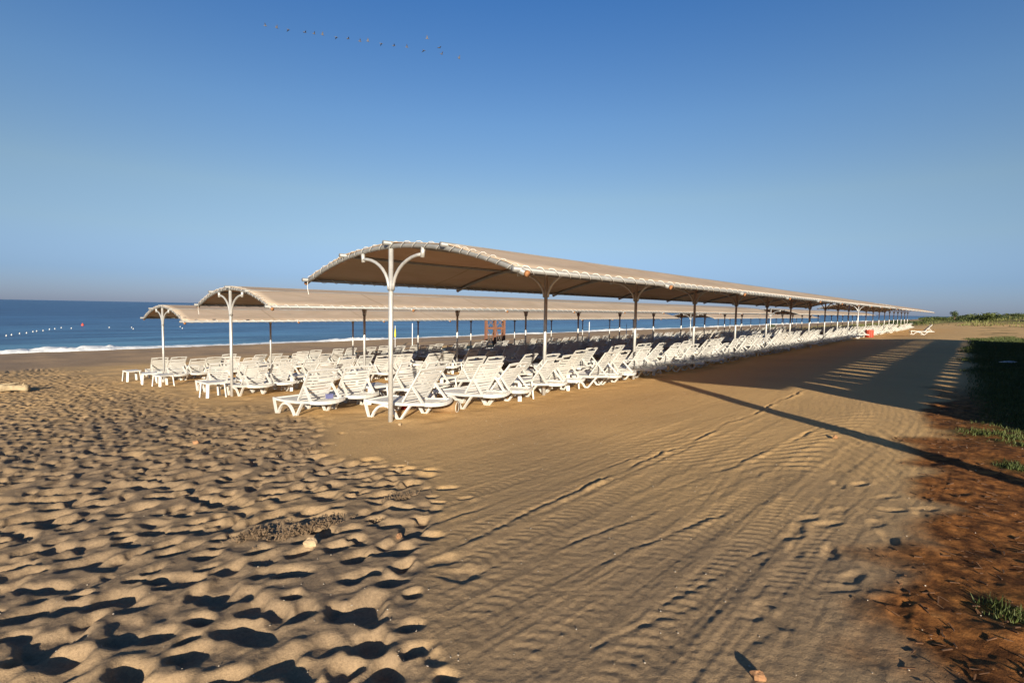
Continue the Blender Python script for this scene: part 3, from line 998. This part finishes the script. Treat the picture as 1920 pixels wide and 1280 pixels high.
def sea_at(px, py):
    f = 960.; roll = math.atan(.0181); pit = math.radians(3.672272)
    F = np.array([0, math.cos(pit), -math.sin(pit)]); R0 = np.array([1., 0, 0]); U0 = np.cross(R0, F)
    R = math.cos(roll) * R0 + math.sin(roll) * U0; U2 = -math.sin(roll) * R0 + math.cos(roll) * U0
    d = F + R * (px - 960) / f - U2 * (py - 640) / f
    return d


for i, (px, py) in enumerate([(12, 630), (22, 628.5), (37, 626), (50, 625), (62, 622.5), (69, 621.5), (81, 620.5), (93, 618), (103, 617), (115, 615), (134, 616), (205, 614.5), (247, 614.5), (338, 613), (342, 616), (250, 717 - 100)]):
    d = sea_at(px, py); k = -3.95 / d[2]
    o = link('marker_buoy', MBUOY, None, (d[0] * k, d[1] * k, ZSEA))
    tag(o, 'small white buoy floating in the swimming line on the sea', 'buoy', 'white buoys marking the swimming area')
d = sea_at(155, 610.5); k = -3.95 / d[2]
m = MB(); m.blob((0, 0, .10), (.20, .20, .19), 12, 8, .01, 2); m.cone((0, 0, .27), (0, 0, .40), .06, .06, 8); m.ring((0, 0, .41), (1, 0, 0), .05, .015, 8, 4)
tag(link('red_buoy', m.mesh('red_buoy', M_ORANGE, True), None, (d[0] * k, d[1] * k, ZSEA)), 'round red buoy floating past the white buoy line', 'buoy')

# ------------------------------------------------------------------ birds


def bird_mesh(flap, spread):
    m = MB()
    m.blob((0, 0, 0), (.07, .22, .07), 8, 6, .02, 4)
    m.cone((0, .18, .01), (0, .34, .03), .035, .012, 6); m.cone((0, -.18, 0), (0, -.36, 0), .05, .025, 6)
    for s in (-1, 1):
        tip = (s * .62 * spread, -.10, flap * .62)
        mid = (s * .30 * spread, .06, flap * .36)
        up = [(s * .05, .10, .03), (s * .05, -.10, .03), mid, (mid[0], -.12, mid[2]), tip]
        vs = up + [(p[0], p[1], p[2] - .02) for p in up]
        m.add(vs, [(0, 1, 3, 2), (2, 3, 4), (5, 7, 8, 6), (7, 9, 8), (0, 2, 7, 5), (2, 4, 9, 7), (1, 6, 8, 3), (3, 8, 9, 4)])
    return m.mesh('bird', M_BIRD)


BM = [bird_mesh(.55, .8), bird_mesh(.2, 1.0), bird_mesh(-.35, .9), bird_mesh(.85, .55)]
BP = [(498, 49), (519, 53), (541, 56), (572, 61), (589, 64), (605, 66), (631, 70), (653, 73), (675, 78), (690, 78), (715, 82), (739, 86), (763, 89), (801, 73), (795, 95), (824, 90), (828, 102), (861, 110)]
for i, (px, py) in enumerate(BP):
    d = sea_at(px, py); k = 96. / d[1]
    o = link('bird', BM[(i * 7) % 4], None, (d[0] * k, d[1] * k, ZC + d[2] * k), math.radians(-75 + (i * 37) % 40))
    lab = 'small bird flying in the long line across the sky'
    if i == 0: lab = 'bird at the tail end of the line, far from the canopies'
    elif i == 13: lab = 'lone bird flying above the line near its leading end'
    elif i == 17: lab = 'leading bird, lowest in the line and ahead of the others'
    tag(o, lab, 'bird', 'birds flying in a line')

# ------------------------------------------------------------------ driftwood, stones, seaweed, litter
lx, ly = -16.9, 17.0
root = thing('driftwood_log', 'bleached driftwood log lying on trampled sand', 'log', (lx, ly, gz1(lx, ly) + .02), .35); root.scale = (.82, .82, .82)
m = MB()
pts = [(-.75, 0, .12), (-.4, .03, .15), (0, 0, .16), (.4, -.02, .15), (.72, .03, .14)]
rr3 = random.Random(8); vs = []
for i in range(15):
    f = i / 14; cx_ = -.78 + 1.52 * f; cy_ = .05 * math.sin(4 * f); cz_ = .13 + .03 * math.sin(3 * f)
    rad_ = (.165 + .03 * math.sin(7 * f) - .03 * f) * (.86 if i in (0, 14) else 1)
    for k in range(14):
        a_ = 2 * math.pi * k / 14; rk = rad_ * (1 + rr3.uniform(-.07, .07) + .08 * math.sin(3 * a_ + 2 * f))
        vs.append((cx_, cy_ + rk * math.cos(a_), cz_ + rk * math.sin(a_)))
m.add(vs, [(i * 14 + k, i * 14 + (k + 1) % 14, (i + 1) * 14 + (k + 1) % 14, (i + 1) * 14 + k) for i in range(14) for k in range(14)] + [tuple(range(13, -1, -1)), tuple(range(14 * 14, 15 * 14))])
link('trunk', m.mesh('trunk', M_LOG, True), root)
m = MB(); m.cone((-.3, .1, .26), (.35, .14, .34), .05, .03, 8); m.cone((.5, 0, .2), (.62, -.1, .36), .05, .02, 7); link('branch_stub', m.mesh('branch_stub', M_LOG, True), root)

for i, (px, py, r, mt, lab) in enumerate([(-1.36, 3.42, .040, M_STONE, 'pale rough stone on the sand near dry seaweed'), (-.78, 3.55, .022, M_CLAY, 'small orange stone beside the long rut'),
                                          (1.02, 1.98, .024, M_CLAY, 'orange pebble on raked sand at the bottom of the view'), (4.05, 6.3, .03, M_CLAY, 'clay lump on the tyre marks by the thin shadow'),
                                          (-1.75, 8.0, .03, M_STONE, 'small pale stone on the sand before the front loungers'), (-4.3, 6.9, .035, M_CLAY, 'brown stone half buried among the footprints')]):
    m = MB(); m.blob((0, 0, r * .45), (r * 1.25, r * .85, r * .8), 11, 8, .12, 20 + i)
    tag(link('stone', m.mesh('stone', mt, False), None, (px, py, gz1(px, py)), i * 1.3), lab, 'stone')


def tuft(seed, n, lx_, ly_, h, mat, curl=1.):
    r = random.Random(seed); m = MB()
    for k in range(n):
        cx_, cy_ = r.gauss(0, lx_), r.gauss(0, ly_)
        a_ = r.random() * 6.28; l = h * r.uniform(.5, 1.3)
        p0 = Vector((cx_, cy_, -.01)); p1 = p0 + Vector((math.cos(a_) * l * .5, math.sin(a_) * l * .5, l * r.uniform(.3, .9))); p2 = p1 + Vector((math.cos(a_ + 1.5) * l * .5, math.sin(a_ + 1.5) * l * .5, l * r.uniform(-.4, .3) * curl))
        m.bar([p0, p1, p2], .0045, .003)
    return m.mesh('seaweed_clump', mat)


for i, (px, py, a_, sx, n, lab) in enumerate([(-1.50, 3.72, .75, .12, 420, 'long dry seaweed clump trailing across the footprints'), (-1.86, 3.62, .8, .07, 240, 'shorter dry seaweed clump just left of the long one'),
                                               (-2.58, 6.35, .9, .11, 170, 'dry seaweed clump on smooth sand closer to the loungers'), (-1.05, 3.92, .3, .10, 110, 'sparse dry weeds and twigs by the start of the rut'),
                                               (-.92, 4.45, .5, .09, 110, 'dry weed tuft beside the edge of the raked sand')]):
    tag(link('seaweed_clump', tuft(50 + i, n, sx, .035, .032, M_WEED), None, (px, py, gz1(px, py) + .016), a_), lab, 'seaweed')

# shell grit, mulch and twigs: uncountable scatter
m = MB(); r = random.Random(5)
for k in range(650):
    rad = 1.6 + 13 * r.random() ** 1.8; a_ = r.uniform(-.9, .9)
    x, y = rad * math.sin(a_), rad * math.cos(a_)
    m.v  # noqa
    s = r.uniform(.001, .0034) * (1 + rad * .06)
    Mx = Matrix.Translation((x, y, 0)) @ Matrix.Rotation(r.random() * 6, 4, 'Z') @ Matrix.Rotation(r.random(), 4, 'X')
    m.box((-s, -s * .7, -s * .4), (s, s * .7, s * .4), 0, Mx)
vx = np.array(m.v); cxs = vx.reshape(-1, 8, 3).mean(1); zz = gz(cxs[:, 0], cxs[:, 1])
vx[:, 2] += np.repeat(zz, 8) + .003; m.v = [tuple(p) for p in vx]
tag(link('shell_grit', m.mesh('shell_grit', M_SHELL)), 'pale shell bits and grit strewn over the sand', 'shell grit', None, 'stuff')
for sx_, sy_, sn in ((-.98, 3.02, 150), (-1.12, 3.5, 70)):
    pass
m = MB(); r = random.Random(6); cnt = 0
while cnt < 900:
    rad = 1.7 + 12 * r.random() ** 1.6; a_ = r.uniform(.25, .98)
    x, y = rad * math.sin(a_), rad * math.cos(a_)
    if float(soil_mask(np.array([x]), np.array([y]))[0]) < r.uniform(.2, 1.0): continue
    cnt += 1
    l = r.uniform(.004, .028) * (1 + rad * .04); s = r.uniform(.001, .003) * (1 + rad * .05)
    Mx = Matrix.Translation((x, y, 0)) @ Matrix.Rotation(r.random() * 6.3, 4, 'Z') @ Matrix.Rotation(r.gauss(0, .25), 4, 'Y')
    m.box((-l, -s, -s), (l, s, s), 0, Mx)
vx = np.array(m.v); cxs = vx.reshape(-1, 8, 3).mean(1); zz = gz(cxs[:, 0], cxs[:, 1])
vx[:, 2] += np.repeat(zz, 8) + .006; m.v = [tuple(p) for p in vx]
tag(link('mulch', m.mesh('mulch', M_TWIG)), 'dark bark mulch and twigs over the red soil', 'mulch', None, 'stuff')

# lawn blades
bx_ = []; r = np.random.default_rng(3)
n_try = 420000
rad = 1.9 + 46 * r.random(n_try) ** 1.9; an = r.uniform(.45, 1.0, n_try)
gx, gy = rad * np.sin(an), rad * np.cos(an)
keep = grass_mask(gx, gy) > r.uniform(.25, 1.0, n_try)
gx, gy, rad = gx[keep][:130000], gy[keep][:130000], rad[keep][:130000]
gzv = gz(gx, gy); n = len(gx)
hb = r.uniform(.018, .05, n) * (1 + np.clip(rad - 6, 0, 30) * .03); wb = r.uniform(.0012, .0026, n) * (1 + rad * .2)
aa = r.uniform(0, 6.28, n); le = r.uniform(-.5, .5, (n, 2)) * hb[:, None]
v0 = np.stack([gx - np.cos(aa) * wb, gy - np.sin(aa) * wb, gzv - .005], 1)
v1 = np.stack([gx + np.cos(aa) * wb, gy + np.sin(aa) * wb, gzv - .005], 1)
v2 = np.stack([gx + le[:, 0], gy + le[:, 1], gzv + hb], 1)
me = bpy.data.meshes.new('lawn_grass')
me.from_pydata(np.stack([v0, v1, v2], 1).reshape(-1, 3).tolist(), [], np.arange(3 * n).reshape(-1, 3).tolist()); me.materials.append(M_LEAF[3])
tag(link('lawn_grass', me), 'short green grass at the edge of the red soil', 'grass', None, 'stuff')

x, y = 15.45, 15.83
m = MB(); m.blob((0, 0, .03), (.30, .09, .03), 12, 6, .2, 9)
tag(link('scrap_paper', m.mesh('scrap_paper', M_PAPER, True), None, (x, y, gz1(x, y)), .1), 'white scrap of paper on the shaded lawn', 'litter')

# ------------------------------------------------------------------ far vegetation


def bush_mesh(seed, rx, ry, rz, n, mat, leaf=.2, upright=.0):
    r = random.Random(seed); m = MB()
    cl = [(r.uniform(-.7, .7) * rx, r.uniform(-.7, .7) * ry, r.uniform(.15, .75) * rz, r.uniform(.35, .6)) for _ in range(9)]
    for k in range(n):
        c = r.choice(cl)
        d = Vector((r.gauss(0, 1), r.gauss(0, 1), r.gauss(0, 1))).normalized() * r.random() ** .4
        p = Vector((c[0] + d.x * rx * c[3], c[1] + d.y * ry * c[3], max(.02, c[2] + d.z * rz * c[3] * .8)))
        s = leaf * r.uniform(.5, 1.2)
        e1 = Vector((r.gauss(0, 1), r.gauss(0, 1), r.gauss(0, .6) + upright)).normalized() * s
        e2 = Vector((r.gauss(0, 1), r.gauss(0, 1), r.gauss(0, 1))).cross(e1).normalized() * s * .45
        m.add([p - e1, p + e2, p + e1, p - e2], [(0, 1, 2, 3)])
    m.cone((0, 0, -.3), (0, 0, rz * .5), .06, .03, 6)
    return m.mesh('shrub', mat)


BUSH = [bush_mesh(1, 2.2, 2.0, 1.5, 750, M_LEAF[0]), bush_mesh(2, 2.8, 2.2, 1.3, 800, M_LEAF[1]), bush_mesh(3, 1.5, 1.5, 1.2, 600, M_LEAF[1], .17), bush_mesh(4, 2.4, 2.0, 1.0, 700, M_LEAF[0], .18)]
GRT = [bush_mesh(5, 1.8, 1.4, .8, 600, M_LEAF[2], .22, 2.0), bush_mesh(6, 1.2, 1.2, .6, 450, M_LEAF[2], .18, 2.0)]
r = random.Random(21)
kinds = ['olive green', 'dark green', 'small dark', 'low olive green']
for i in range(110):
    t = r.uniform(112, 240); D = r.uniform(-34, 15)
    if D > 9 and r.random() < .5: D -= 12
    x, y = XY(t, D)
    if x / y > 1.08: continue
    k = r.randrange(4)
    o = link('shrub', BUSH[k], None, (x, y, gz1(x, y) - .12), r.random() * 6.28); s = r.uniform(.7, 1.35); o.scale = (s, s, s * r.uniform(.7, 1.05))
    tag(o, kinds[k] + ' shrub on the dunes past the far canopy end', 'shrub', kinds[k] + ' shrubs on the dunes')
J = MB(); r = random.Random(22)
for i in range(240):
    t = r.uniform(98, 230); D = r.uniform(-34, 31)
    x, y = XY(t, D)
    if x / y > 1.08: continue
    if D > 12 and r.random() < .45: continue
    s = r.uniform(.4, 1.1); rr2 = random.Random(i); z = gz1(x, y)
    for k in range(46):
        dx, dy = rr2.gauss(0, 1.1 * s), rr2.gauss(0, 1.0 * s); h_ = rr2.uniform(.15, .55) * s; a_ = rr2.random() * 6.28
        J.add([(x + dx - .06 * math.cos(a_), y + dy - .06 * math.sin(a_), z - .1), (x + dx + .06 * math.cos(a_), y + dy + .06 * math.sin(a_), z - .1), (x + dx + rr2.gauss(0, .15), y + dy + rr2.gauss(0, .15), z + h_)], [(0, 1, 2)])
tag(link('dune_grass', J.mesh('dune_grass', M_LEAF[2])), 'yellow green grass covering the dunes beyond the beach', 'dune grass', None, 'stuff')
x, y = 55.2, 109.4
o = link('shrub', BUSH[2], None, (x, y, gz1(x, y) - .1)); o.scale = (.8, .8, .9)
tag(o, 'lone yellowish bush on open beach past the middle canopy rows', 'shrub')
# a single tree standing up from the dunes
tx_, ty_ = 118., 137.
root = thing('dune_tree', 'single small wind-bent tree rising above the dune scrub', 'tree', (tx_, ty_, gz1(tx_, ty_)))
m = MB(); m.cone((0, 0, -.3), (.15, 0, 1.2), .14, .09, 8); m.cone((.15, 0, 1.2), (.6, .1, 2.2), .08, .03, 7); m.cone((.15, 0, 1.2), (-.35, .0, 2.1), .07, .03, 7)
link('trunk', m.mesh('trunk', M_TRUNK, True), root)
cr = link('crown', bush_mesh(31, 1.25, 1.1, 1.6, 700, M_LEAF[1], .16), root, (.15, 0, 1.2))

# ------------------------------------------------------------------ beach pavilion beside the camera (out of view; its shadow falls on the sand)
SE = math.radians(13.7)
SAZ = math.radians(3.0)                     # sunlight travels along +Y, turned a little to the left
Ds = -3.5
g0 = ZC - float(hS(Ds))
x, y = XY(0, Ds)
root = thing('timber_pavilion', 'long plastered beach pavilion with timber fascia and slit openings', 'pavilion', (x, y, 0), ROTZ)
zt, zb, z2, z3, z4 = ZC + 2.0, ZC + .63, ZC + .27, ZC - .06, ZC - .22
m = MB(); m.add([(a_, b_, c_) for b_ in (-.12, .12) for a_, c_ in ((5.4, zb), (37.6, zb), (37.6, zt), (2.0, zt))],
                [(0, 1, 2, 3), (7, 6, 5, 4), (0, 4, 5, 1), (1, 5, 6, 2), (2, 6, 7, 3), (3, 7, 4, 0)]); link('fascia', m.mesh('fascia', M_WOODD), root)
m = MB(); m.box((6.3, -.10, z3), (37.6, .10, z2)); link('rail_beam', m.mesh('rail_beam', M_WOODD), root)
m = MB(); m.box((7.2, -.11, g0 - .6), (37.6, .11, z4)); link('parapet_wall', m.mesh('parapet_wall', M_WALL), root)
tpos = 6.3; k = 0
while tpos < 37.4:
    m = MB(); m.box((tpos, -.09, z4 if tpos > 7.2 else g0 - .6), (tpos + random.uniform(.5, .86), .09, zb)); link('mullion', m.mesh('mullion', M_WOODD), root)
    tpos += 1.1; k += 1
m = MB(); m.tube([(3.25, .0, g0 - .6), (3.25, .0, zt - .1)], .145, 14, 0, (1, 0, 0)); link('corner_column', m.mesh('corner_column', M_WALL, True), root)

# ------------------------------------------------------------------ camera
cam = bpy.data.cameras.new('camera'); co_ = link('camera', cam)
cam.sensor_width = 36; cam.lens = 18.0; cam.clip_end = 60000; cam.clip_start = .05
pit, rol = math.radians(3.672272), math.atan(.0181)
F = Vector((0, math.cos(pit), -math.sin(pit))); R0 = Vector((1, 0, 0)); U0 = R0.cross(F)
R_ = R0 * math.cos(rol) + U0 * math.sin(rol); Uc = -R0 * math.sin(rol) + U0 * math.cos(rol)
co_.matrix_world = Matrix(((R_.x, Uc.x, -F.x, 0), (R_.y, Uc.y, -F.y, 0), (R_.z, Uc.z, -F.z, ZC), (0, 0, 0, 1)))
scene.camera = co_

# ------------------------------------------------------------------ light
sl = bpy.data.lights.new('sun', 'SUN'); so_ = link('sun', sl)
sl.energy = 5.0; sl.angle = math.radians(.53); sl.color = (1.0, .87, .68)
so_.rotation_euler = (math.radians(90) - SE, 0, SAZ)
w = bpy.data.worlds.new('World'); scene.world = w; w.use_nodes = True
nt = w.node_tree; bg = nt.nodes['Background']
sky = nt.nodes.new('ShaderNodeTexSky'); sky.sky_type = 'NISHITA'; sky.sun_disc = False
sky.sun_elevation = SE; sky.sun_rotation = math.pi - SAZ
sky.air_density = 1.0; sky.dust_density = .3; sky.ozone_density = 2.0
tcw = nt.nodes.new('ShaderNodeTexCoord'); spw = nt.nodes.new('ShaderNodeSeparateXYZ'); nt.links.new(tcw.outputs['Generated'], spw.inputs[0])
SKY = [(0, (.37, .50, 1.12)), (.05, (.43, .57, 1.06)), (.12, (.71, .76, .93)), (.2, (.88, .90, .94)), (.33, (.74, .93, 1.12)), (.5, (.44, .80, 1.22)), (.7, (.24, .45, .76)), (1, (.13, .28, .52))]
tint = ramp(nt, spw.outputs['Z'], SKY)
mw = nt.nodes.new('ShaderNodeMix'); mw.data_type = 'RGBA'; mw.blend_type = 'MULTIPLY'; mw.inputs[0].default_value = 1
nt.links.new(sky.outputs[0], mw.inputs[6]); nt.links.new(tint, mw.inputs[7])
nt.links.new(mw.outputs[2], bg.inputs[0]); bg.inputs[1].default_value = .062

vs_ = scene.view_settings
vs_.view_transform = 'Standard'; vs_.look = 'None'; vs_.gamma = 1.0; vs_.exposure = 0.92
scene.cycles.use_adaptive_sampling = True
scene.cycles.max_bounces = 6
